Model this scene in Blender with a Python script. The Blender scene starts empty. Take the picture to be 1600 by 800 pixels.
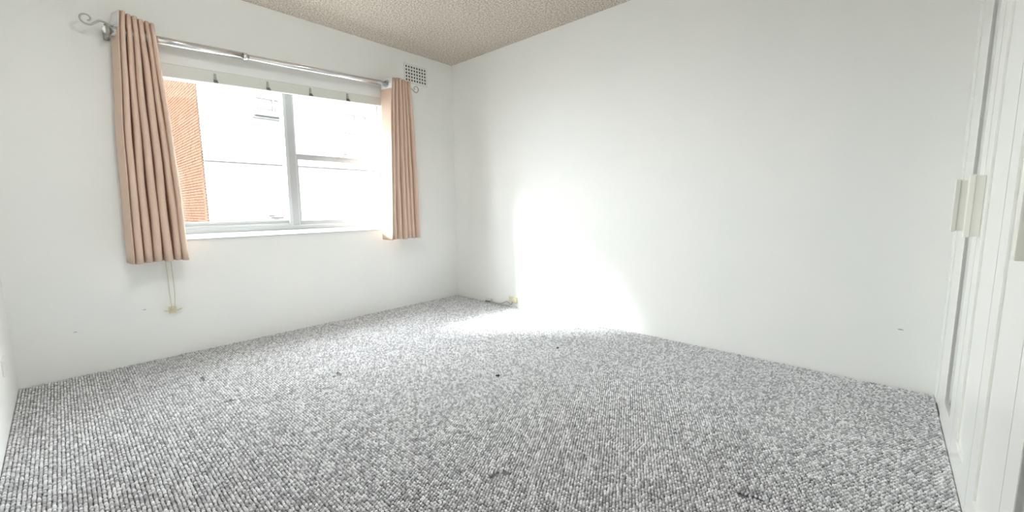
import bpy, bmesh, math, random
from math import sin, cos, pi, radians
from mathutils import Vector

random.seed(7)
scene = bpy.context.scene
COL = scene.collection

# ------------------------------------------------------------------ camera
# The far corner of the room is the origin: window wall y = 0, right wall x = 0.
cam = bpy.data.objects.new('camera', bpy.data.cameras.new('camera'))
COL.objects.link(cam)
cam.location = (-2.8621, -3.4141, 0.9675)
cam.rotation_euler = (radians(83.0563), radians(0.5608), radians(-47.7657))
cam.data.sensor_fit = 'HORIZONTAL'
cam.data.sensor_width = 36.0
cam.data.lens = 14.424
cam.data.clip_start = 0.02
scene.camera = cam

# ------------------------------------------------------------------ sky, sun, exposure
SKY = 50.0
SUN = 25.0
SUN_ANGLE = 12
SUN_DIR = (1.0, -0.89, -0.725)
FILL_LAMP = 48.0  # strength of the added fill lamp on the ceiling
EXPOSURE = 0.03

world = bpy.data.worlds.new('overcast_sky')
scene.world = world
world.use_nodes = True
bg = world.node_tree.nodes['Background']
bg.inputs['Strength'].default_value = SKY
# overcast sky: three times as bright at the zenith as at the horizon
wn, wl = world.node_tree.nodes, world.node_tree.links
wtc = wn.new('ShaderNodeTexCoord')
wsp = wn.new('ShaderNodeSeparateXYZ')
wmr = wn.new('ShaderNodeMapRange')
wmr.inputs['From Min'].default_value = 0.0
wmr.inputs['From Max'].default_value = 1.0
wmr.inputs['To Min'].default_value = 0.333
wmr.inputs['To Max'].default_value = 1.0
wmx = wn.new('ShaderNodeVectorMath'); wmx.operation = 'SCALE'
wmx.inputs[0].default_value = (0.93, 0.97, 1.0)
wl.new(wtc.outputs['Generated'], wsp.inputs[0])
wl.new(wsp.outputs['Z'], wmr.inputs['Value'])
wl.new(wmr.outputs['Result'], wmx.inputs['Scale'])
wl.new(wmx.outputs['Vector'], bg.inputs['Color'])

sun = bpy.data.objects.new('hazy_sun', bpy.data.lights.new('hazy_sun', 'SUN'))
COL.objects.link(sun)
sun.data.energy = SUN
sun.data.angle = radians(SUN_ANGLE)
sun.data.color = (0.97, 0.99, 1.0)
sun.rotation_euler = Vector(SUN_DIR).to_track_quat('-Z', 'Y').to_euler()
sun.location = (-1, 3, 6)

# sampling portal in the window opening (gives no light of its own)
port = bpy.data.objects.new('window_portal', bpy.data.lights.new('window_portal', 'AREA'))
COL.objects.link(port)
port.data.shape = 'RECTANGLE'
port.data.size, port.data.size_y = 1.62, 1.1
port.data.cycles.is_portal = True
port.location = (-1.54, 0.345, 1.36)
port.rotation_euler = (radians(-90), 0, 0)

vs = scene.view_settings
vs.view_transform = 'Standard'
vs.look = 'None'
vs.gamma = 1.0
vs.use_curve_mapping = False
vs.exposure = EXPOSURE
scene.cycles.max_bounces = 14
scene.cycles.diffuse_bounces = 9
scene.cycles.transparent_max_bounces = 12
scene.cycles.use_denoising = True
scene.cycles.caustics_reflective = False
scene.cycles.caustics_refractive = False

# ------------------------------------------------------------------ materials
def mat(name, color, rough=0.6, metal=0.0, spec=0.5):
    m = bpy.data.materials.new(name)
    m.use_nodes = True
    b = m.node_tree.nodes['Principled BSDF']
    b.inputs['Base Color'].default_value = (*color, 1)
    b.inputs['Roughness'].default_value = rough
    b.inputs['Metallic'].default_value = metal
    b.inputs['Specular IOR Level'].default_value = spec
    return m

def nodes(m):
    return m.node_tree.nodes, m.node_tree.links, m.node_tree.nodes['Principled BSDF']

def noise_color(m, c0, c1, scale, lo=0.35, hi=0.65, detail=4.0):
    n, l, b = nodes(m)
    tc = n.new('ShaderNodeTexCoord')
    t = n.new('ShaderNodeTexNoise')
    t.inputs['Scale'].default_value = scale
    t.inputs['Detail'].default_value = detail
    r = n.new('ShaderNodeValToRGB')
    r.color_ramp.elements[0].position = lo
    r.color_ramp.elements[1].position = hi
    r.color_ramp.elements[0].color = (*c0, 1)
    r.color_ramp.elements[1].color = (*c1, 1)
    l.new(tc.outputs['Object'], t.inputs['Vector'])
    l.new(t.outputs['Fac'], r.inputs['Fac'])
    l.new(r.outputs['Color'], b.inputs['Base Color'])
    return t

def noise_bump(m, scale, strength, dist=0.002, detail=3.0):
    n, l, b = nodes(m)
    tc = n.new('ShaderNodeTexCoord')
    t = n.new('ShaderNodeTexNoise')
    t.inputs['Scale'].default_value = scale
    t.inputs['Detail'].default_value = detail
    bp = n.new('ShaderNodeBump')
    bp.inputs['Strength'].default_value = strength
    bp.inputs['Distance'].default_value = dist
    l.new(tc.outputs['Object'], t.inputs['Vector'])
    l.new(t.outputs['Fac'], bp.inputs['Height'])
    l.new(bp.outputs['Normal'], b.inputs['Normal'])

M = {}
M['wall'] = mat('white_wall_paint', (0.80, 0.81, 0.79), 0.55, spec=0.25)
noise_color(M['wall'], (0.845, 0.86, 0.845), (0.875, 0.88, 0.86), 1.6)
noise_bump(M['wall'], 60, 0.12, 0.002)
M['ceiling'] = mat('popcorn_ceiling', (0.5, 0.45, 0.39), 0.9, spec=0.1)
noise_color(M['ceiling'], (0.46, 0.405, 0.34), (0.88, 0.80, 0.71), 85, 0.38, 0.62, 3)
noise_bump(M['ceiling'], 110, 1.0, 0.012)
M['backing'] = mat('carpet_backing', (0.20, 0.20, 0.205), 0.95, spec=0.05)
M['board'] = mat('aged_white_board_paint', (0.74, 0.75, 0.70), 0.5)
M['hook_shade'] = mat('hook_shadow_grey', (0.40, 0.40, 0.37), 0.5)  # grey of the shadow streaks above the head hooks
M['winframe'] = mat('grey_window_frame', (0.09, 0.09, 0.09), 0.6)
M['flash'] = mat('dark_flashing', (0.035, 0.035, 0.035), 0.8)
M['frame'] = mat('white_window_enamel', (0.46, 0.47, 0.47), 0.3)
M['alu'] = mat('pale_grey_window_enamel', (0.36, 0.37, 0.375), 0.35)
M['chrome'] = mat('brushed_chrome', (0.78, 0.78, 0.78), 0.16, 1.0)
M['steel'] = mat('dull_grey_steel', (0.45, 0.45, 0.43), 0.35, 0.9)
M['clip'] = mat('dark_steel_clip', (0.16, 0.16, 0.15), 0.4, 0.6)
M['fabric'] = mat('tan_curtain_fabric', (0.69, 0.53, 0.43), 0.85, spec=0.15)
M['tape'] = mat('white_header_tape', (0.80, 0.80, 0.82), 0.7)
M['vent'] = mat('vent_white_paint', (0.78, 0.79, 0.77), 0.5)
M['dark'] = mat('duct_shade_black', (0.012, 0.012, 0.012), 0.9)
M['cream'] = mat('aged_cream_plastic', (0.74, 0.70, 0.50), 0.4)
M['cord'] = mat('cream_cord', (0.68, 0.66, 0.54), 0.8)
M['cable'] = mat('grey_cable', (0.42, 0.42, 0.38), 0.5)
M['plate'] = mat('white_plastic', (0.80, 0.80, 0.79), 0.35)
M['gloss'] = mat('white_gloss_door_paint', (0.83, 0.84, 0.81), 0.22)
noise_bump(M['gloss'], 25, 0.05, 0.002)
M['mirror'] = mat('mirror_glass', (0.92, 0.93, 0.92), 0.08, 1.0)
M['handle'] = mat('cream_white_handle', (0.80, 0.80, 0.74), 0.35)
M['render'] = mat('painted_render', (0.16, 0.16, 0.159), 0.9, spec=0.1)  # white render darkened so that it bounces less light into the room
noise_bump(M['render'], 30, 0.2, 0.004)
M['brick'] = mat('darkened_brick', (0.06, 0.037, 0.027), 0.95, spec=0.0)  # orange brick darkened far below its own tone to offset the bright sky
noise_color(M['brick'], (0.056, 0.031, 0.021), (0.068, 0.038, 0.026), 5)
M['mortar'] = mat('darkened_mortar', (0.050, 0.024, 0.015), 0.95, spec=0.0)  # mortar darkened along with the brick
M['ground'] = mat('darkened_concrete', (0.2, 0.2, 0.19), 0.9)  # concrete darkened to throw less light back onto the brick
noise_color(M['ground'], (0.09, 0.09, 0.088), (0.13, 0.128, 0.125), 3)
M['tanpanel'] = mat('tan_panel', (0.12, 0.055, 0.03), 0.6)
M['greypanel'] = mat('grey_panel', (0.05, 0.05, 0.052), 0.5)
M['darkline'] = mat('charcoal_print', (0.05, 0.05, 0.05), 0.6)
M['lint'] = mat('dark_lint', (0.03, 0.03, 0.03), 0.9)
M['paper'] = mat('white_paper', (0.8, 0.8, 0.78), 0.8)
M['scuff'] = mat('grey_scuff', (0.42, 0.41, 0.38), 0.8)

# window glass: clear with a Fresnel reflection
g = bpy.data.materials.new('clear_window_glass')
g.use_nodes = True
nt = g.node_tree
nt.nodes.remove(nt.nodes['Principled BSDF'])
tr = nt.nodes.new('ShaderNodeBsdfTransparent')
tr.inputs['Color'].default_value = (0.97, 0.98, 0.975, 1)
gl = nt.nodes.new('ShaderNodeBsdfGlossy')
gl.inputs['Roughness'].default_value = 0.02
lw = nt.nodes.new('ShaderNodeLayerWeight')
pw = nt.nodes.new('ShaderNodeMath'); pw.operation = 'POWER'; pw.inputs[1].default_value = 5.0
fr = nt.nodes.new('ShaderNodeMath'); fr.operation = 'MULTIPLY_ADD'
fr.inputs[1].default_value = 0.92; fr.inputs[2].default_value = 0.04
nt.links.new(lw.outputs['Facing'], pw.inputs[0])
nt.links.new(pw.outputs[0], fr.inputs[0])
mx = nt.nodes.new('ShaderNodeMixShader')
nt.links.new(fr.outputs[0], mx.inputs[0])
nt.links.new(tr.outputs[0], mx.inputs[1])
nt.links.new(gl.outputs[0], mx.inputs[2])
nt.links.new(mx.outputs[0], nt.nodes['Material Output'].inputs['Surface'])
M['glass'] = g

# carpet loops: tone changes a little from loop to loop
M['loop'] = mat('grey_wool_loop', (0.42, 0.42, 0.42), 0.95, spec=0.05)
n, l, b = nodes(M['loop'])
oi = n.new('ShaderNodeObjectInfo')
rp = n.new('ShaderNodeValToRGB')
rp.color_ramp.elements[0].color = (0.35, 0.35, 0.361, 1)
rp.color_ramp.elements[1].color = (0.81, 0.81, 0.825, 1)
l.new(oi.outputs['Random'], rp.inputs['Fac'])
l.new(rp.outputs['Color'], b.inputs['Base Color'])

# diffuser of the added fill lamp gives off light
M['lamp'] = mat('fill_lamp_glass', (0.9, 0.9, 0.88), 0.4)
n, l, b = nodes(M['lamp'])
b.inputs['Emission Color'].default_value = (1.0, 1.0, 0.985, 1)
b.inputs['Emission Strength'].default_value = FILL_LAMP

# ------------------------------------------------------------------ mesh helpers
def link(name, bm, m, parent=None, smooth=False, loc=None):
    bmesh.ops.recalc_face_normals(bm, faces=bm.faces[:])
    me = bpy.data.meshes.new(name)
    bm.to_mesh(me)
    bm.free()
    o = bpy.data.objects.new(name, me)
    COL.objects.link(o)
    for x in (m if isinstance(m, (list, tuple)) else [m]):
        me.materials.append(x)
    if smooth:
        for p in me.polygons:
            p.use_smooth = True
    if parent:
        o.parent = parent
    if loc:
        o.location = loc
    return o

def thing(name, label, cat, loc=(0, 0, 0), group=None):
    o = bpy.data.objects.new(name, None)
    COL.objects.link(o)
    o.location = loc
    o.empty_display_size = 0.05
    o['label'] = label
    o['category'] = cat
    if group:
        o['group'] = group
    return o

def tag(o, label, cat, group=None):
    o['label'] = label
    o['category'] = cat
    if group:
        o['group'] = group
    return o

def struct(o):
    o['kind'] = 'structure'
    return o

def box(bm, x0, x1, y0, y1, z0, z1, bev=0.0, mi=0):
    vs_ = [bm.verts.new(c) for c in ((x0, y0, z0), (x1, y0, z0), (x1, y1, z0), (x0, y1, z0),
                                     (x0, y0, z1), (x1, y0, z1), (x1, y1, z1), (x0, y1, z1))]
    fs = [bm.faces.new([vs_[i] for i in f]) for f in
          ((0, 3, 2, 1), (4, 5, 6, 7), (0, 1, 5, 4), (1, 2, 6, 5), (2, 3, 7, 6), (3, 0, 4, 7))]
    for f in fs:
        f.material_index = mi
    if bev > 0:
        es = list({e for f in fs for e in f.edges})
        bmesh.ops.bevel(bm, geom=es, offset=bev, segments=2, affect='EDGES', profile=0.7)

def boxobj(name, m, parent, x0, x1, y0, y1, z0, z1, bev=0.0):
    bm = bmesh.new()
    box(bm, x0, x1, y0, y1, z0, z1, bev)
    return link(name, bm, m, parent)

def prism(bm, poly, y0, y1, bev=0.0):
    """polygon in (x, z), pushed along y"""
    a = [bm.verts.new((x, y0, z)) for x, z in poly]
    b_ = [bm.verts.new((x, y1, z)) for x, z in poly]
    n_ = len(poly)
    fs = [bm.faces.new(a), bm.faces.new(b_[::-1])]
    for i in range(n_):
        fs.append(bm.faces.new((a[i], a[(i + 1) % n_], b_[(i + 1) % n_], b_[i])))
    if bev > 0:
        es = list({e for f in fs for e in f.edges})
        bmesh.ops.bevel(bm, geom=es, offset=bev, segments=2, affect='EDGES', profile=0.7)

def tube(bm, pts, r, seg=10, cap=True):
    """round tube along points; r a number or one per point"""
    pts = [Vector(p) for p in pts]
    rs = r if isinstance(r, (list, tuple)) else [r] * len(pts)
    rings = []
    up = None
    for i, p in enumerate(pts):
        t = (pts[min(i + 1, len(pts) - 1)] - pts[max(i - 1, 0)]).normalized()
        if up is None:
            up = Vector((0, 0, 1)) if abs(t.z) < 0.9 else Vector((1, 0, 0))
        u = (up - t * up.dot(t)).normalized()
        up = u
        v = t.cross(u)
        rings.append([bm.verts.new(p + (u * cos(2 * pi * k / seg) + v * sin(2 * pi * k / seg)) * rs[i])
                      for k in range(seg)])
    for a, b_ in zip(rings, rings[1:]):
        for k in range(seg):
            bm.faces.new((a[k], a[(k + 1) % seg], b_[(k + 1) % seg], b_[k]))
    if cap:
        bm.faces.new(rings[0][::-1])
        bm.faces.new(rings[-1])

def spline(pts, n_=6):
    P = [Vector(p) for p in pts]
    P = [P[0] * 2 - P[1]] + P + [P[-1] * 2 - P[-2]]
    out = []
    for i in range(1, len(P) - 2):
        for k in range(n_):
            t = k / n_
            a, b_, c, d = P[i - 1], P[i], P[i + 1], P[i + 2]
            out.append(0.5 * ((2 * b_) + (c - a) * t + (2 * a - 5 * b_ + 4 * c - d) * t * t
                              + (3 * b_ - a - 3 * c + d) * t ** 3))
    out.append(P[-2])
    return out

def torus(bm, c, axis, R, r, n1=20, n2=8):
    axis = Vector(axis).normalized()
    u = axis.orthogonal().normalized()
    v = axis.cross(u)
    c = Vector(c)
    rings = []
    for i in range(n1):
        a = 2 * pi * i / n1
        d = u * cos(a) + v * sin(a)
        rings.append([bm.verts.new(c + d * (R + r * cos(2 * pi * k / n2)) + axis * (r * sin(2 * pi * k / n2)))
                      for k in range(n2)])
    for i in range(n1):
        a, b_ = rings[i], rings[(i + 1) % n1]
        for k in range(n2):
            bm.faces.new((a[k], a[(k + 1) % n2], b_[(k + 1) % n2], b_[k]))

# ------------------------------------------------------------------ room shell
W, D, DR, H = 3.0958, 3.6577, 4.27, 2.40     # room width, wardrobe front, rear wall, height
RD = 0.26                                    # depth of the window reveal
XL, XR = -2.40, -0.715                       # window opening
SILL = 0.765
def head(x):                                 # underside of the reveal, a little out of level
    return 1.877 + (x + 2.344) * 0.0389

bm = bmesh.new()
box(bm, -W - 0.2, 0.2, -DR - 0.2, 0.35, -0.2, 0.0)
floor = struct(link('floor', bm, M['backing']))
bm = bmesh.new()
box(bm, -W - 0.2, 0.2, -DR - 0.2, 0.35, H, H + 0.2)
struct(link('ceiling', bm, M['ceiling']))
bm = bmesh.new()
box(bm, 0.0, 0.2, -DR - 0.2, 0.35, 0.0, H)
wall_right = struct(link('wall_right', bm, M['wall']))
bm = bmesh.new()
box(bm, -W - 0.2, -W, -DR - 0.2, 0.35, 0.0, H)
wall_left = struct(link('wall_left', bm, M['wall']))
bm = bmesh.new()
box(bm, -W, 0.0, -DR - 0.2, -DR, 0.0, H)
struct(link('wall_rear', bm, M['wall']))
# window wall: four prisms round the opening
bm = bmesh.new()
prism(bm, [(-W, 0), (XL, 0), (XL, H), (-W, H)], 0, 0.35)
prism(bm, [(XR, 0), (0, 0), (0, H), (XR, H)], 0, 0.35)
prism(bm, [(XL, 0), (XR, 0), (XR, SILL), (XL, SILL)], 0, 0.35)
prism(bm, [(XL, head(XL)), (XR, head(XR)), (XR, H), (XL, H)], 0, 0.35)
bmesh.ops.remove_doubles(bm, verts=bm.verts[:], dist=1e-5)
wall_window = struct(link('wall_window', bm, M['wall']))

# ------------------------------------------------------------------ carpet pile (loops)
PX, PY = 0.0115, 0.0115
gaps = [  # (x, y, rx, ry): worn spots where loops are missing
    (-1.87, -1.141, 0.030, 0.010), (-1.85, -1.12, 0.012, 0.026), (-2.398, -0.601, 0.010, 0.045),
    (-2.374, -1.036, 0.028, 0.012), (-1.90, -2.440, 0.026, 0.009), (-1.862, -2.462, 0.009, 0.022),
    (-1.424, -3.13, 0.009, 0.022), (-0.2, -1.696, 0.018, 0.012), (-1.405, -3.17, 0.008, 0.02)]
verts = []
i = 0
x = -W + 0.008
while x < -0.007:
    y = -0.008 - (PY / 2 if i % 2 else 0.0)        # every other row half a loop along
    i += 1
    col_off = random.uniform(-0.001, 0.001)
    while y > -DR + 0.01:
        if not (y < -D - 0.004 and x > -1.88):
            px, py = x + random.uniform(-0.0013, 0.0013), y + col_off + random.uniform(-0.0013, 0.0013)
            if not any(((px - gx) / rx) ** 2 + ((py - gy) / ry) ** 2 < 1 for gx, gy, rx, ry in gaps):
                if x > -1.88:
                    py = max(py, -D + 0.0062)
                verts.append((min(px, -0.0068), min(py, -0.0068), 0.0050))
        y -= PY
    x += PX
me = bpy.data.meshes.new('carpet')
me.from_pydata(verts, [], [])
carpet = bpy.data.objects.new('carpet', me)
COL.objects.link(carpet)
tag(carpet, 'grey looped wool carpet covering the whole bedroom floor, with small worn snags', 'carpet')
carpet['kind'] = 'stuff'
ng = bpy.data.node_groups.new('carpet_loops', 'GeometryNodeTree')
ng.interface.new_socket('Geometry', in_out='INPUT', socket_type='NodeSocketGeometry')
ng.interface.new_socket('Geometry', in_out='OUTPUT', socket_type='NodeSocketGeometry')
N, L = ng.nodes, ng.links
gi, go = N.new('NodeGroupInput'), N.new('NodeGroupOutput')
ico = N.new('GeometryNodeMeshIcoSphere')
ico.inputs['Radius'].default_value = 0.0060
ico.inputs['Subdivisions'].default_value = 2
tf = N.new('GeometryNodeTransform')
tf.inputs['Scale'].default_value = (0.94, 0.94, 1.05)
sm = N.new('GeometryNodeSetShadeSmooth')
stm = N.new('GeometryNodeSetMaterial')
stm.inputs['Material'].default_value = M['loop']
iop = N.new('GeometryNodeInstanceOnPoints')
rr = N.new('FunctionNodeRandomValue'); rr.data_type = 'FLOAT_VECTOR'
rr.inputs['Min'].default_value = (-0.35, -0.35, -0.5)
rr.inputs['Max'].default_value = (0.35, 0.35, 0.5)
rs = N.new('FunctionNodeRandomValue'); rs.data_type = 'FLOAT_VECTOR'
rs.inputs['Min'].default_value = (0.78, 0.78, 0.70)
rs.inputs['Max'].default_value = (1.08, 1.08, 1.25)
L.new(ico.outputs['Mesh'], tf.inputs['Geometry'])
L.new(tf.outputs['Geometry'], sm.inputs['Geometry'])
L.new(sm.outputs['Geometry'], stm.inputs['Geometry'])
L.new(gi.outputs[0], iop.inputs['Points'])
L.new(stm.outputs['Geometry'], iop.inputs['Instance'])
L.new(rr.outputs['Value'], iop.inputs['Rotation'])
L.new(rs.outputs['Value'], iop.inputs['Scale'])
L.new(iop.outputs['Instances'], go.inputs[0])
md = carpet.modifiers.new('loops', 'NODES')
md.node_group = ng
me.materials.append(M['loop'])

# ------------------------------------------------------------------ window
win = bpy.data.objects.new('window_1', None)
COL.objects.link(win)
win.location = (0, 0, 0)
struct(win)
F0, F1 = RD, RD + 0.07          # frame face and back
def gtop(x):                    # top line of the glass
    return 1.853 + (x + 2.303) * 0.049
MX0, MX1 = -1.563, -1.482       # mullion
bm = bmesh.new()
prism(bm, [(XL, gtop(XL)), (XR, gtop(XR)), (XR, head(XR)), (XL, head(XL))], F0, F1)
link('frame_head', bm, M['frame'], win)
bm = bmesh.new(); prism(bm, [(XL, 0.80), (XL + 0.07, 0.80), (XL + 0.07, gtop(XL + 0.07)), (XL, gtop(XL))], F0, F1)
link('frame_jamb', bm, M['frame'], win)
bm = bmesh.new(); prism(bm, [(XR - 0.014, 0.80), (XR, 0.80), (XR, gtop(XR)), (XR - 0.014, gtop(XR - 0.014))], F0, F1)
link('frame_jamb', bm, M['frame'], win)
boxobj('frame_sill', M['frame'], win, XL, XR, F0 - 0.002, F1, 0.780, 0.826, 0.002)
# mullion: white beads either side of a grey post
bm = bmesh.new()
prism(bm, [(MX0 + 0.018, 0.826), (MX1 - 0.014, 0.826), (MX1 - 0.008, gtop(MX1)), (MX0 + 0.024, gtop(MX0))], F0 - 0.006, F1)
link('mullion', bm, M['alu'], win)
bm = bmesh.new()
prism(bm, [(MX0 - 0.008, 0.826), (MX0 + 0.0175, 0.826), (MX0 + 0.0235, gtop(MX0)), (MX0 + 0.002, gtop(MX0))], F0 - 0.010, F1)
link('fixed_pane_bead', bm, M['frame'], win)
bm = bmesh.new()
prism(bm, [(MX1 - 0.0135, 0.826), (MX1 - 0.004, 0.826), (MX1 + 0.006, gtop(MX1)), (MX1 - 0.0075, gtop(MX1))], F0 - 0.002, F1)
link('sash_channel', bm, M['frame'], win)
# bottom rails
bm = bmesh.new()
box(bm, XL + 0.07, MX0 - 0.008, F0, F1, 0.826, 0.848, 0.002)
box(bm, XL + 0.07, MX0 - 0.008, F0 + 0.012, F1, 0.8485, 0.872, 0.002)
link('fixed_pane_rail', bm, M['frame'], win)
up_sash = link('upper_sash', (lambda b_: (box(b_, MX1 - 0.004, XR - 0.014, F0 + 0.024, F0 + 0.046, 1.388, 1.420, 0.002), b_)[1])(bmesh.new()), M['alu'], win)
lo = bmesh.new()
box(lo, MX1 - 0.004, XR - 0.014, F0 + 0.002, F0 + 0.022, 0.827, 0.862, 0.002)
box(lo, MX1 - 0.004, XR - 0.014, F0 + 0.002, F0 + 0.022, 1.372, 1.398, 0.002)
box(lo, MX1 - 0.004, MX1 + 0.012, F0 + 0.002, F0 + 0.022, 0.8625, 1.3715)
box(lo, XR - 0.030, XR - 0.014, F0 + 0.002, F0 + 0.022, 0.8625, 1.3715)
lo_sash = link('lower_sash', lo, M['alu'], win)
for s_, zz in ((up_sash, 0), (lo_sash, 0)):
    s_.rotation_euler = (0, 0, 0)
# latch on the meeting rail
bm = bmesh.new()
box(bm, -1.092, -1.052, F0 + 0.000, F0 + 0.020, 1.4205, 1.428, 0.001)
tube(bm, [(-1.072, F0 + 0.01, 1.428), (-1.072, F0 + 0.01, 1.444)], 0.008, 8)
tube(bm, [(-1.072, F0 + 0.01, 1.442), (-1.045, F0 - 0.004, 1.452)], [0.006, 0.009], 8)
link('sash_latch', bm, M['steel'], lo_sash)
# panes
def pane(poly, y):
    b_ = bmesh.new()
    prism(b_, poly, y, y + 0.004)
    return link('pane', b_, M['glass'], win)
pane([(XL + 0.07, 0.872), (MX0 - 0.006, 0.872), (MX0, gtop(MX0)), (XL + 0.07, gtop(XL + 0.07))], F0 + 0.034)
pane([(MX1 + 0.0, 1.41), (XR - 0.016, 1.41), (XR - 0.016, gtop(XR)), (MX1 + 0.0, gtop(MX1))], F0 + 0.034)
pane([(MX1 + 0.012, 0.8625), (XR - 0.03, 0.8625), (XR - 0.03, 1.372), (MX1 + 0.012, 1.372)], F0 + 0.010)
# small glass safety mark: a pale label with two dark printed strips
lab = boxobj('glass_label', M['paper'], win, -1.716, -1.602, F0 + 0.0325, F0 + 0.0335, 0.874, 0.915)
bm = bmesh.new()
box(bm, -1.712, -1.672, F0 + 0.0315, F0 + 0.0324, 0.904, 0.909)
box(bm, -1.695, -1.604, F0 + 0.0315, F0 + 0.0324, 0.888, 0.8935)
box(bm, -1.672, -1.640, F0 + 0.0315, F0 + 0.0324, 0.877, 0.879)
link('print', bm, M['darkline'], lab)
# sill board
bm = bmesh.new()
sec = [(-0.012, 0.7655), (-0.012, 0.7705), (RD - 0.003, 0.792), (RD - 0.003, 0.7655)]
ra = [bm.verts.new((XL + 0.001, y_, z_)) for y_, z_ in sec]
rb = [bm.verts.new((XR - 0.001, y_, z_)) for y_, z_ in sec]
bm.faces.new(ra); bm.faces.new(rb[::-1])
for k in range(4):
    bm.faces.new((ra[k], ra[(k + 1) % 4], rb[(k + 1) % 4], rb[k]))
link('sill_board', bm, M['frame'], win)
# board across the window head, with four metal hooks left along its lower edge
def board(x):                   # lower edge of the board
    return 1.795 + (x + 2.343) * 0.0470
bm = bmesh.new()
prism(bm, [(XL + 0.01, board(XL)), (XR - 0.005, board(XR)), (XR - 0.005, head(XR) - 0.001), (XL + 0.01, head(XL) - 0.001)], 0.004, 0.024)
hb_ = link('head_board', bm, M['board'], win)
bm = bmesh.new()
prism(bm, [(XL + 0.01, board(XL)), (XR - 0.005, board(XR)), (XR - 0.005, board(XR) + 0.016), (XL + 0.01, board(XL) + 0.016)], -0.002, 0.0035)
link('bead', bm, M['board'], hb_)
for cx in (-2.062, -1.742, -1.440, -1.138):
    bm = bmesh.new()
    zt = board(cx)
    prism(bm, [(cx - 0.009, zt + 0.018), (cx + 0.009, zt + 0.018), (cx + 0.006, zt + 0.062), (cx - 0.006, zt + 0.062)], -0.0035, 0.0035)  # tapered grey strip stands in for the shadow streak above the hook
    sp = link('hook_shadow', bm, M['hook_shade'], hb_)
    bm = bmesh.new()
    box(bm, cx - 0.012, cx + 0.012, -0.010, -0.0025, zt + 0.001, zt + 0.020, 0.002)
    tube(bm, spline([(cx + 0.004, -0.008, zt + 0.012), (cx + 0.006, -0.020, zt - 0.002), (cx + 0.008, -0.030, zt + 0.004)], 4), 0.003, 6)
    link('head_hook', bm, M['clip'], hb_)

# ------------------------------------------------------------------ curtain rod
RY = -0.10
def rod_z(x):
    return 1.977 + (x + 2.375) * 0.0385
rod = thing('curtain_rod', 'long chrome telescopic curtain rod with scrolled ends above the window', 'curtain rod', (-1.58, RY, rod_z(-1.58)))
def rp_(x, z=None):
    return Vector((x, RY, rod_z(x) if z is None else z)) - rod.location
bm = bmesh.new()
tube(bm, [rp_(-2.57), rp_(-1.90)], 0.0235, 20)
link('outer_tube', bm, M['chrome'], rod, True)
bm = bmesh.new()
tube(bm, [rp_(-1.899), rp_(-0.60)], 0.0200, 20)
link('inner_tube', bm, M['chrome'], rod, True)
bm = bmesh.new()
tube(bm, [rp_(-1.915), rp_(-1.893)], 0.0250, 20)
link('joint_collar', bm, M['chrome'], rod, True)
scroll_l = [(-2.57, 2.002), (-2.583, 2.009), (-2.603, 2.012), (-2.622, 1.997), (-2.642, 1.980), (-2.66, 1.979), (-2.676, 1.991), (-2.681, 2.007),
            (-2.675, 2.022), (-2.662, 2.029), (-2.647, 2.026), (-2.639, 2.015), (-2.643, 2.004), (-2.652, 1.999)]
bm = bmesh.new()
pts = spline([rp_(x, z) for x, z in scroll_l], 5)
tube(bm, pts, [0.0055 - 0.002 * k / len(pts) for k in range(len(pts))], 8)
tube(bm, [rp_(-2.552, 1.982), rp_(-2.585, 2.002)], [0.014, 0.008], 10)
link('finial', bm, M['steel'], rod, True)
scroll_r = [(-0.605, 2.054), (-0.595, 2.053), (-0.562, 2.042), (-0.537, 2.024), (-0.514, 2.021), (-0.496, 2.042), (-0.498, 2.066), (-0.519, 2.075),
            (-0.537, 2.065), (-0.541, 2.053), (-0.530, 2.046)]
bm = bmesh.new()
pts = spline([rp_(x, z) for x, z in scroll_r], 5)
tube(bm, pts, [0.0050 - 0.002 * k / len(pts) for k in range(len(pts))], 8)
link('finial', bm, M['steel'], rod, True)
for bx in (-2.578, -0.640):
    bm = bmesh.new()
    z = rod_z(bx)
    c = rod.location
    box(bm, bx - 0.012 - c.x, bx + 0.012 - c.x, -0.006 - c.y, 0.0 - c.y, z - 0.028 - c.z, z + 0.045 - c.z, 0.001)
    box(bm, bx - 0.007 - c.x, bx + 0.007 - c.x, RY - c.y, -0.006 - c.y, z - 0.026 - c.z, z - 0.018 - c.z, 0.001)
    tube(bm, [Vector((bx, RY, z - 0.040)) - c, Vector((bx, RY, z - 0.018)) - c], 0.006, 8)
    torus(bm, Vector((bx, RY, z)) - c, (1, 0, 0.04), 0.026, 0.004, 18, 6)
    link('bracket', bm, M['steel'], rod)

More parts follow.
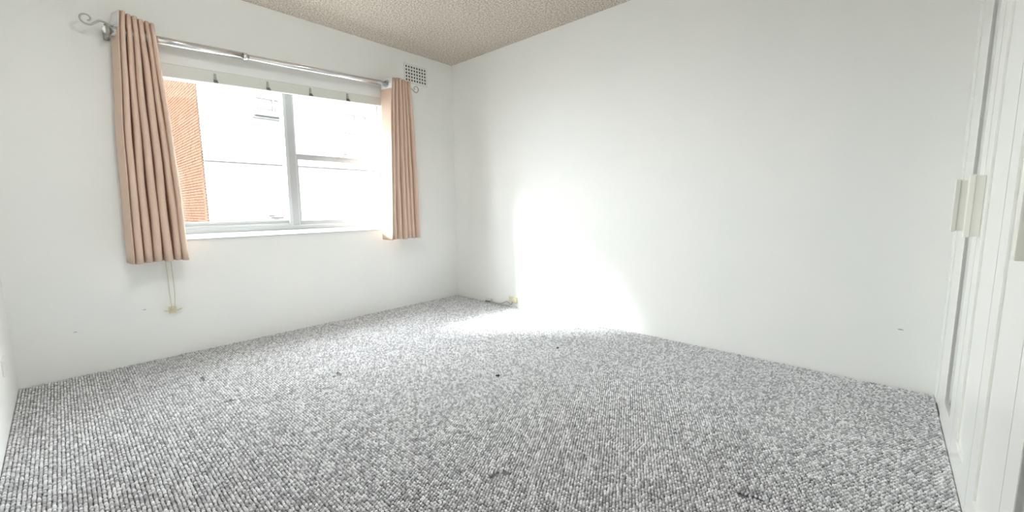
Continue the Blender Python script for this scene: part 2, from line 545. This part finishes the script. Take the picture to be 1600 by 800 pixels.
# ------------------------------------------------------------------ curtains
def curtain(name, label, xt, xb, ztop, zbot, n_, A0, A1, seed, slant):
    """pleated eyelet curtain: front hem edge, back along the end panel, then n_ lobes"""
    rnd = random.Random(seed)
    S = 22
    tot = n_ * S + S // 4
    rows = 20
    wid = [rnd.uniform(0.66, 1.36) for _ in range(n_ + 2)]
    wid[0] = 1.0
    ph = [rnd.uniform(0, 6.28) for _ in range(n_ + 2)]
    dep = [rnd.uniform(0.80, 1.10) for _ in range(n_ + 2)]
    dep[0] = 1.0
    skew = [rnd.uniform(-0.055, 0.055) for _ in range(n_ + 2)]
    # cumulative x fraction for the phase in lobes
    cum = [0.0]
    for w_ in wid:
        cum.append(cum[-1] + w_)
    end = tot / S
    def frac(u):
        k = min(int(u), n_ + 1)
        return cum[k] + (u - k) * wid[k]
    last = frac(end) - 0.5
    base = thing(name, label, 'curtain', ((xt[0] + xt[1]) / 2, RY, zbot))
    c = base.location
    def path(r):
        t = r / (rows - 1)                 # 0 top, 1 bottom
        f = 1 - math.exp(-3.0 * t)
        f /= 1 - math.exp(-3.0)
        f = 0.55 * t + 0.45 * f
        out = []
        for i in range(tot + 1):
            u = i / S
            k = min(int(u + 0.5), n_ + 1)
            cu = cos(2 * pi * u)
            pitch_t, pitch_b = (xt[1] - xt[0]) / last, (xb[1] - xb[0]) / last
            if u < 0.5:                    # end panel, straight back from the front hem
                front = 1 - 4 * u
                xx = 0.0
                sl = slant * u * 2
            else:                          # wide flat lobes with narrow creases
                front = math.copysign(abs(cu) ** 0.38, cu)
                xx = frac(u) - 0.5 + 0.185 * sin(2 * pi * u)
                sl = slant * max(0.0, 1 - (u - 0.5) * 3.4)
            A = (A0 + (A1 - A0) * t) * (dep[k] if front > 0 and u > 0.5 else 1)
            y = RY - A * front
            if u > 0.5:
                y += skew[k] * (u - k) * max(front, 0.0)
            x0 = xt[0] + pitch_t * xx
            x1 = xb[0] + pitch_b * xx
            x = x0 + (x1 - x0) * f + sl
            x += 0.0035 * sin(7.0 * t + ph[k]) * t + 0.0018 * sin(17 * t + 2 * ph[k]) * (1 - t * 0.5)
            zt = ztop[0] + (ztop[1] - ztop[0]) * (x - xt[0]) / (xt[1] - xt[0])
            zt += 0.006 * (front * 0.5) + 0.003 * sin(ph[k])
            zb = zbot + 0.004 * sin(ph[k] * 3) - 0.002 * front
            zt = ztop[0] + (ztop[1] - ztop[0]) * min(max((x0 - xt[0]) / (xt[1] - xt[0]), 0), 1) + 0.004 * sin(ph[k])
            out.append((x, y, zt + (zb - zt) * t))
        return out
    grid = [path(r) for r in range(rows)]
    bm = bmesh.new()
    V = [[bm.verts.new(Vector(p) - c) for p in row] for row in grid]
    for r in range(rows - 1):
        for i in range(tot):
            bm.faces.new((V[r][i], V[r][i + 1], V[r + 1][i + 1], V[r + 1][i]))
    cl = link('fabric', bm, M['fabric'], base, True)
    so = cl.modifiers.new('thickness', 'SOLIDIFY'); so.thickness = 0.003; so.offset = 0
    # stitched hem: a narrow doubled band along the bottom front
    # header tape on the reverse, top 85 mm
    bm = bmesh.new()
    prev = None
    for i in range(tot + 1):
        a = Vector(grid[0][max(i - 1, 0)]); b_ = Vector(grid[0][min(i + 1, tot)])
        tx, ty = b_.x - a.x, b_.y - a.y
        ll = math.hypot(tx, ty) or 1
        nx, ny = -ty / ll * 0.0024, tx / ll * 0.0024
        p0, p1 = Vector(grid[0][i]), Vector(grid[1][i])
        d = (p1 - p0)
        q = p0 + d * (0.088 / abs(d.z))
        p0 = p0 - d * (0.001 / abs(d.z))
        cur = (bm.verts.new((p0.x + nx - c.x, p0.y + ny - c.y, p0.z - c.z)),
               bm.verts.new((q.x + nx - c.x, q.y + ny - c.y, q.z - c.z)))
        if prev:
            bm.faces.new((prev[0], cur[0], cur[1], prev[1]))
        prev = cur
    tp = link('header_tape', bm, M['tape'], base, True)
    so = tp.modifiers.new('thickness', 'SOLIDIFY'); so.thickness = 0.001; so.offset = 0
    # an eyelet wherever the cloth crosses the rod
    r = 1
    row = grid[r]
    for i in range(tot):
        if (row[i][1] - RY) * (row[i + 1][1] - RY) <= 0 and row[i][1] != RY:
            a, b_ = Vector(row[i]), Vector(row[i + 1])
            m_ = (a + b_) / 2
            t_ = (b_ - a); t_.z = 0
            nrm = Vector((t_.y, -t_.x, 0)).normalized()
            if abs(nrm.x) < 0.3:
                nrm = Vector((1, 0, 0))
            bm = bmesh.new()
            torus(bm, Vector((m_.x, RY, rod_z(m_.x))) - c, nrm, 0.0295, 0.0045, 20, 6)
            link('eyelet', bm, M['chrome'], base, True)
    return base

curtain('curtain', 'tan pleated eyelet curtain left of the window, hanging over the blind cord',
        (-2.522, -2.381), (-2.589, -2.330), (2.076, 2.052), 0.652, 6, 0.052, 0.058, 3, -0.024)
curtain('curtain', 'tan pleated eyelet curtain right of the window, pale side edge, below the vent',
        (-0.802, -0.615), (-0.862, -0.570), (2.088, 2.094), 0.678, 6, 0.058, 0.064, 11, -0.034)

# ------------------------------------------------------------------ wall vent
VX0, VX1, VZ0, VZ1 = -0.578, -0.320, 2.122, 2.300
vent = thing('wall_vent', 'small white perforated wall vent high in the corner above the right curtain', 'vent', ((VX0 + VX1) / 2, 0, VZ0))
vc = vent.location
bm = bmesh.new()
hx0, hx1, hz0, hz1 = -0.567, -0.331, 2.138, 2.286
nx_, nz_ = 8, 5
cw, ch = (hx1 - hx0) / nx_, (hz1 - hz0) / nz_
yF, yB = -0.007 - vc.y, -0.0012 - vc.y
for i in range(nx_):
    for j in range(nz_):
        cx, cz = hx0 + (i + 0.5) * cw - vc.x, hz0 + (j + 0.5) * ch - vc.z
        outer = [(-.5, -.5), (0, -.5), (.5, -.5), (.5, 0), (.5, .5), (0, .5), (-.5, .5), (-.5, 0)]
        ov = [bm.verts.new((cx + a * cw, yF, cz + b_ * ch)) for a, b_ in outer]
        rad = 0.0100
        iv, ib = [], []
        for k in range(8):
            an = -3 * pi / 4 + k * pi / 4
            iv.append(bm.verts.new((cx + rad * cos(an), yF, cz + rad * sin(an))))
            ib.append(bm.verts.new((cx + rad * cos(an), yB, cz + rad * sin(an))))
        for k in range(8):
            k2 = (k + 1) % 8
            bm.faces.new((ov[k], ov[k2], iv[k2], iv[k]))
            bm.faces.new((iv[k], iv[k2], ib[k2], ib[k]))
bmesh.ops.remove_doubles(bm, verts=bm.verts[:], dist=1e-5)
for (a0, a1, b0, b1) in ((VX0, hx0, VZ0, VZ1), (hx1, VX1, VZ0, VZ1), (hx0, hx1, VZ0, hz0), (hx0, hx1, hz1, VZ1)):
    box(bm, a0 - vc.x, a1 - vc.x, yF, 0.0 - vc.y, b0 - vc.z, b1 - vc.z)
link('grille_plate', bm, M['vent'], vent)
boxobj('duct_shade_sheet', M['dark'], vent, hx0 - vc.x, hx1 - vc.x, -0.0010 - vc.y, 0.0 - vc.y, hz0 - vc.z, hz1 - vc.z)  # black sheet over the solid wall, painted shade behind the holes

# ------------------------------------------------------------------ blind cord and its cleat
cl = thing('cord_cleat', 'small cream cleat on the wall below the left curtain', 'cleat', (-2.417, 0, 0.30))
bm = bmesh.new()
box(bm, -0.020, 0.020, -0.008, 0, -0.008, 0.040, 0.003)
box(bm, -0.008, 0.008, -0.022, -0.006, 0.004, 0.028, 0.003)
link('base', bm, M['cream'], cl)
bm = bmesh.new()
tube(bm, spline([(-0.045, -0.030, 0.022), (-0.022, -0.026, 0.014), (0, -0.022, 0.013), (0.022, -0.026, 0.014), (0.045, -0.030, 0.022)], 4), [0.004] * 5 + [0.007] * 7 + [0.004] * 5, 8)
link('horns', bm, M['cream'], cl, True)
cd = thing('blind_cord', 'thin doubled cream cord hanging out below the left curtain to the cleat', 'cord', (-2.417, 0, 0.33))
cc = cd.location
for k, (xa, xm, xe) in enumerate(((-2.432, -2.424, -2.424), (-2.405, -2.398, -2.408))):
    bm = bmesh.new()
    P = spline([Vector((xa, -0.012, 1.88)) - cc, Vector((xa + 0.002, -0.012, 1.2)) - cc, Vector((xm - 0.002, -0.013, 0.65)) - cc,
                Vector((xm, -0.014, 0.45)) - cc, Vector((xe, -0.030, 0.335)) - cc], 6)
    tube(bm, P, 0.0028, 6)
    link('strand', bm, M['cord'], cd, True)
bm = bmesh.new()
torus(bm, (0.0, -0.0300, -0.011), (0.2, 0.2, 1), 0.0145, 0.0032, 14, 6)
torus(bm, (0.002, -0.0290, -0.004), (-0.2, 0.1, 1), 0.0155, 0.0030, 14, 6)
link('wound_loops', bm, M['cord'], cd, True)

# ------------------------------------------------------------------ wall outlet and cable low on the right wall
so_ = thing('wall_socket', 'small yellowed cream phone socket low on the right wall', 'socket', (0, -0.825, 0.055))
bm = bmesh.new()
box(bm, -0.012, 0.0, -0.052, 0.052, -0.006, 0.050, 0.003)
link('faceplate', bm, M['cream'], so_)
bm = bmesh.new()
box(bm, -0.026, -0.012, -0.046, -0.010, 0.002, 0.040, 0.003)
link('plug', bm, M['cream'], so_)
cb = thing('phone_cable', 'thin grey cable arching from the cream socket down onto the carpet edge', 'cable', (-0.03, -0.65, 0.01))
cc = cb.location
bm = bmesh.new()
tube(bm, spline([Vector(p) - cc for p in ((-0.020, -0.832, 0.062), (-0.022, -0.812, 0.028), (-0.020, -0.785, 0.040), (-0.016, -0.750, 0.050), (-0.016, -0.705, 0.030),
                                         (-0.020, -0.670, 0.0165), (-0.030, -0.62, 0.0165), (-0.022, -0.57, 0.0165), (-0.030, -0.535, 0.022))], 6), 0.0042, 8)
link('lead', bm, M['cable'], cb, True)
bm = bmesh.new()
tube(bm, spline([Vector(p) - cc for p in ((-0.07, -0.50, 0.0165), (-0.052, -0.58, 0.0165), (-0.046, -0.66, 0.0165), (-0.040, -0.74, 0.0165), (-0.030, -0.80, 0.0165))], 6), 0.0042, 8)
link('loose_end', bm, M['cable'], cb, True)
jb = thing('junction_box', 'tiny white surface box at the carpet edge left of the cream socket', 'box', (0, -0.505, 0.014))
bm = bmesh.new()
box(bm, -0.028, 0.0, -0.034, 0.034, 0.0, 0.030, 0.004)
link('cover', bm, M['plate'], jb)
bm = bmesh.new()
box(bm, -0.050, -0.030, -0.030, 0.024, -0.001, 0.012, 0.003)
link('connector', bm, M['clip'], jb)
bm = bmesh.new()
tube(bm, spline([(-0.030, -1.19, 0.014), (-0.022, -1.165, 0.020), (-0.035, -1.14, 0.016)], 4), [0.004] * 9, 6)
o = link('paper_scrap', bm, M['paper'])
tag(o, 'tiny white curled paper scrap on the carpet along the right wall', 'scrap')

# lint on the carpet
def lint(px, py, s, label):
    b_ = bmesh.new()
    bmesh.ops.create_icosphere(b_, subdivisions=2, radius=s)
    for v in b_.verts:
        v.co *= random.uniform(0.75, 1.2)
        v.co.z *= 0.5
    o_ = link('lint', b_, M['lint'], None, True, (px, py, 0.012))
    tag(o_, label, 'lint')
lint(-1.27, -1.847, 0.012, 'small dark lint speck in the middle of the carpet, the larger of two')
lint(-0.675, -1.832, 0.010, 'tiny dark lint speck on the carpet nearer the right wall')

# scuffs on the walls (parts of the walls)
for nm, par, loc, r_, ax in (('scuff', wall_window, (-2.553, 0, 0.342), 0.009, 'y'), ('scuff', wall_window, (-2.86, 0, 0.27), 0.008, 'y'),
                             ('scuff', wall_right, (0, -3.512, 0.316), 0.012, 'x')):
    bm = bmesh.new()
    bmesh.ops.create_icosphere(bm, subdivisions=2, radius=r_)
    for v in bm.verts:
        v.co.z *= 0.28
        if ax == 'y':
            v.co.y *= 0.05
        else:
            v.co.x *= 0.05
    link(nm, bm, M['scuff'], par, True, loc)

sw = thing('wall_plate', 'small white plate low on the left wall', 'plate', (-W, -0.50, 0.27))
bm = bmesh.new()
box(bm, 0.0, 0.009, -0.058, 0.058, -0.036, 0.036, 0.003)
link('faceplate', bm, M['plate'], sw)

# ------------------------------------------------------------------ wardrobe
WD = thing('wardrobe', 'white built-in shaker wardrobe along the right edge, with cream pull handles', 'wardrobe', (0, -D, 0))
# everything below is in the wardrobe's own frame: x along the front, y = 0 the door faces
boxobj('filler_strip', M['gloss'], WD, -0.095, -0.0005, -0.030, 0.0, 0.001, H - 0.001, 0.001)
boxobj('filler_panel', M['gloss'], WD, -0.281, -0.0955, -0.034, -0.0045, 0.001, H - 0.001, 0.001)
DOORS = [-0.283 - 0.394 * k for k in range(5)]
car = bmesh.new()
XE = DOORS[-1] - 0.004
box(car, XE, XE + 0.018, -0.60, -0.024, 0.0, H - 0.001)
box(car, -0.019, -0.001, -0.60, -0.035, 0.0, H - 0.001)
box(car, XE + 0.018, -0.019, -0.60, -0.585, 0.0, H - 0.001)
box(car, XE + 0.018, -0.019, -0.584, -0.026, 0.085, 0.103)
box(car, XE + 0.018, -0.019, -0.584, -0.026, H - 0.03, H - 0.002)
box(car, XE + 0.018, -0.285, -0.045, -0.026, 0.0, 0.084)
link('carcass', car, M['gloss'], WD)
DZ0, DZ1, RAIL, REC = 0.004, H - 0.006, 0.115, 0.0062
for k in range(4):
    xf, xn = DOORS[k] - 0.0003, DOORS[k + 1] + 0.0003      # far and near edges
    of, on = xf - 0.107, xn + 0.107                       # panel opening
    zb, zt = RAIL, DZ1 - 0.115
    d = bmesh.new()
    # front frame with opening, bevelled
    o0 = [(xn, DZ0), (xf, DZ0), (xf, DZ1), (xn, DZ1)]
    i0 = [(on, zb), (of, zb), (of, zt), (on, zt)]
    A = [d.verts.new((x, 0.0, z)) for x, z in o0]
    B = [d.verts.new((x, 0.0, z)) for x, z in i0]
    C_ = [d.verts.new((x, -REC, z)) for x, z in i0]
    E_ = [d.verts.new((x, -0.022, z)) for x, z in o0]
    G_ = [d.verts.new((x, -0.022, z)) for x, z in i0]
    for q in range(4):
        q2 = (q + 1) % 4
        d.faces.new((A[q], A[q2], B[q2], B[q]))
        d.faces.new((B[q], B[q2], C_[q2], C_[q]))
        d.faces.new((A[q], A[q2], E_[q2], E_[q]))
        d.faces.new((E_[q], E_[q2], G_[q2], G_[q]))
        d.faces.new((C_[q], C_[q2], G_[q2], G_[q]))
    es = [e for e in d.edges if abs(e.verts[0].co.y) < 1e-6 and abs(e.verts[1].co.y) < 1e-6
          and not (e.verts[0] in A) != (e.verts[1] in A)]
    bmesh.ops.bevel(d, geom=es, offset=0.0012, segments=2, affect='EDGES')
    door = link('door', d, M['gloss'], WD)
    glass = k in (0, 3)
    pn = boxobj('mirror_panel' if glass else 'panel', M['mirror'] if glass else M['gloss'], door,
                on + 0.0008, of - 0.0008, -0.018, -REC, zb + 0.0008, zt - 0.0008)
    if glass:
        pn['label'] = 'silvery mirrored door panel'
    if k != 2:
        hx = xf - 0.036
        hb = bmesh.new()
        box(hb, hx - 0.014, hx + 0.014, 0.0002, 0.024, 0.846, 1.056, 0.002)      # standoff
        box(hb, hx - 0.018, hx + 0.018, 0.0242, 0.038, 0.842, 1.060, 0.003)      # outer lip
        link('handle', hb, M['handle'], door)['label'] = 'cream white vertical bar handle'

# ------------------------------------------------------------------ ceiling lamp added for fill light, out of view
lp = thing('added_fill_lamp', 'unseen round opal glass ceiling lamp added for fill light', 'lamp', (-2.2, -1.9, H))
bm = bmesh.new()
bmesh.ops.create_cone(bm, cap_ends=True, segments=32, radius1=0.21, radius2=0.20, depth=0.03)
bmesh.ops.translate(bm, verts=bm.verts[:], vec=(0, 0, -0.015))
link('base', bm, M['plate'], lp)
bm = bmesh.new()
rings = []
for k in range(8):
    a = pi / 2 * k / 7.3
    rings.append([bm.verts.new((0.19 * cos(a) * cos(2 * pi * j / 32), 0.19 * cos(a) * sin(2 * pi * j / 32), -0.031 - 0.075 * sin(a))) for j in range(32)])
for a, b_ in zip(rings, rings[1:]):
    for j in range(32):
        bm.faces.new((a[j], a[(j + 1) % 32], b_[(j + 1) % 32], b_[j]))
bm.faces.new(rings[-1])
bm.faces.new(rings[0][::-1])
link('added_lamp_diffuser', bm, M['lamp'], lp, True)

# ------------------------------------------------------------------ outside: ground and the neighbouring building
bm = bmesh.new()
box(bm, -16, 18, 0.36, 48, -0.6, -0.4)
gr = link('ground', bm, M['ground'])
struct(gr)
BY, BX = 6.5, -0.87
bd = thing('apartment_building', 'white rendered neighbouring building with orange brick side wall seen through the window', 'building', (BX, BY, -0.4))
bo = bd.location
ROOF = 1.92 + 0.60 * (BY - 0.3) - 0.15
def bbox(name, m, par, x0, x1, y0, y1, z0, z1):
    b_ = bmesh.new()
    box(b_, x0 - bo.x, x1 - bo.x, y0 - bo.y, y1 - bo.y, z0 - bo.z, z1 - bo.z)
    return link(name, b_, m, par)
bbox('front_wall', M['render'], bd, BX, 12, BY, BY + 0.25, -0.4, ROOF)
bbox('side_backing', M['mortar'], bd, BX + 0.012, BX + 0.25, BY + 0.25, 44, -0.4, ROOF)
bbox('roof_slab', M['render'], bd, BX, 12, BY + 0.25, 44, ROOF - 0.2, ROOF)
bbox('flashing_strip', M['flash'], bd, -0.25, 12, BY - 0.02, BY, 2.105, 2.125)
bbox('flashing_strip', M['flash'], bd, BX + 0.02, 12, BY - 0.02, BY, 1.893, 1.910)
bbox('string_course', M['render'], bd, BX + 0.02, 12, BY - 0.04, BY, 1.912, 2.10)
# brick courses of the side wall: too small to pick apart singly
bm = bmesh.new()
CH, BL = 0.0560, 0.165
z = -0.35
row = 0
while z < ROOF - 0.1:
    y = BY + (0.0 if row % 2 == 0 else -BL / 2)
    while y < 26:
        y0, y1 = max(y, BY) , min(y + BL - 0.008, 26)
        if y1 - y0 > 0.03:
            pr_ = random.uniform(0, 0.004)
            box(bm, BX - 0.012 - pr_ - bo.x, BX + 0.012 - bo.x, y0 - bo.y, y1 - bo.y, z - bo.z, z + CH - 0.009 - bo.z)
        y += BL
    z += CH
    row += 1
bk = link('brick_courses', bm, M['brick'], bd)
bk['kind'] = 'stuff'
# small window with a wall air conditioner
wf = bmesh.new()
for a in ((0.10, 0.62, 3.262, 3.29), (0.10, 0.62, 2.985, 3.005), (0.10, 0.13, 3.005, 3.262), (0.59, 0.62, 3.005, 3.262), (0.44, 0.47, 3.005, 3.262)):
    box(wf, a[0] - bo.x, a[1] - bo.x, -0.05, -0.0, a[2] - bo.z, a[3] - bo.z)
wfo = link('window_frame', wf, M['winframe'], bd)
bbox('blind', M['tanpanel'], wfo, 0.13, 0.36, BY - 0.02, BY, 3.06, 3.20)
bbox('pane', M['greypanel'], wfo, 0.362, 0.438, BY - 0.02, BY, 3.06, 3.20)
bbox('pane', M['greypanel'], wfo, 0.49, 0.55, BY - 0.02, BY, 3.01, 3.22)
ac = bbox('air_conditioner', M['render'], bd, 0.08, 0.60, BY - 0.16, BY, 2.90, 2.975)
gb = bmesh.new()
for k in range(4):
    box(gb, 0.26 - bo.x, 0.58 - bo.x, -0.166, -0.16, 2.91 + 0.016 * k - bo.z, 2.918 + 0.016 * k - bo.z)
link('grille', gb, M['greypanel'], ac)
bbox('window_ledge', M['winframe'], bd, 0.05, 0.66, BY - 0.06, BY, 2.85, 2.875)
wf = bmesh.new()
for a in ((2.0, 2.6, 3.22, 3.25), (2.0, 2.6, 2.78, 2.81), (2.0, 2.03, 2.81, 3.22), (2.57, 2.6, 2.81, 3.22), (2.28, 2.31, 2.81, 3.22)):
    box(wf, a[0] - bo.x, a[1] - bo.x, -0.04, 0.0, a[2] - bo.z, a[3] - bo.z)
link('window_frame', wf, M['winframe'], bd)
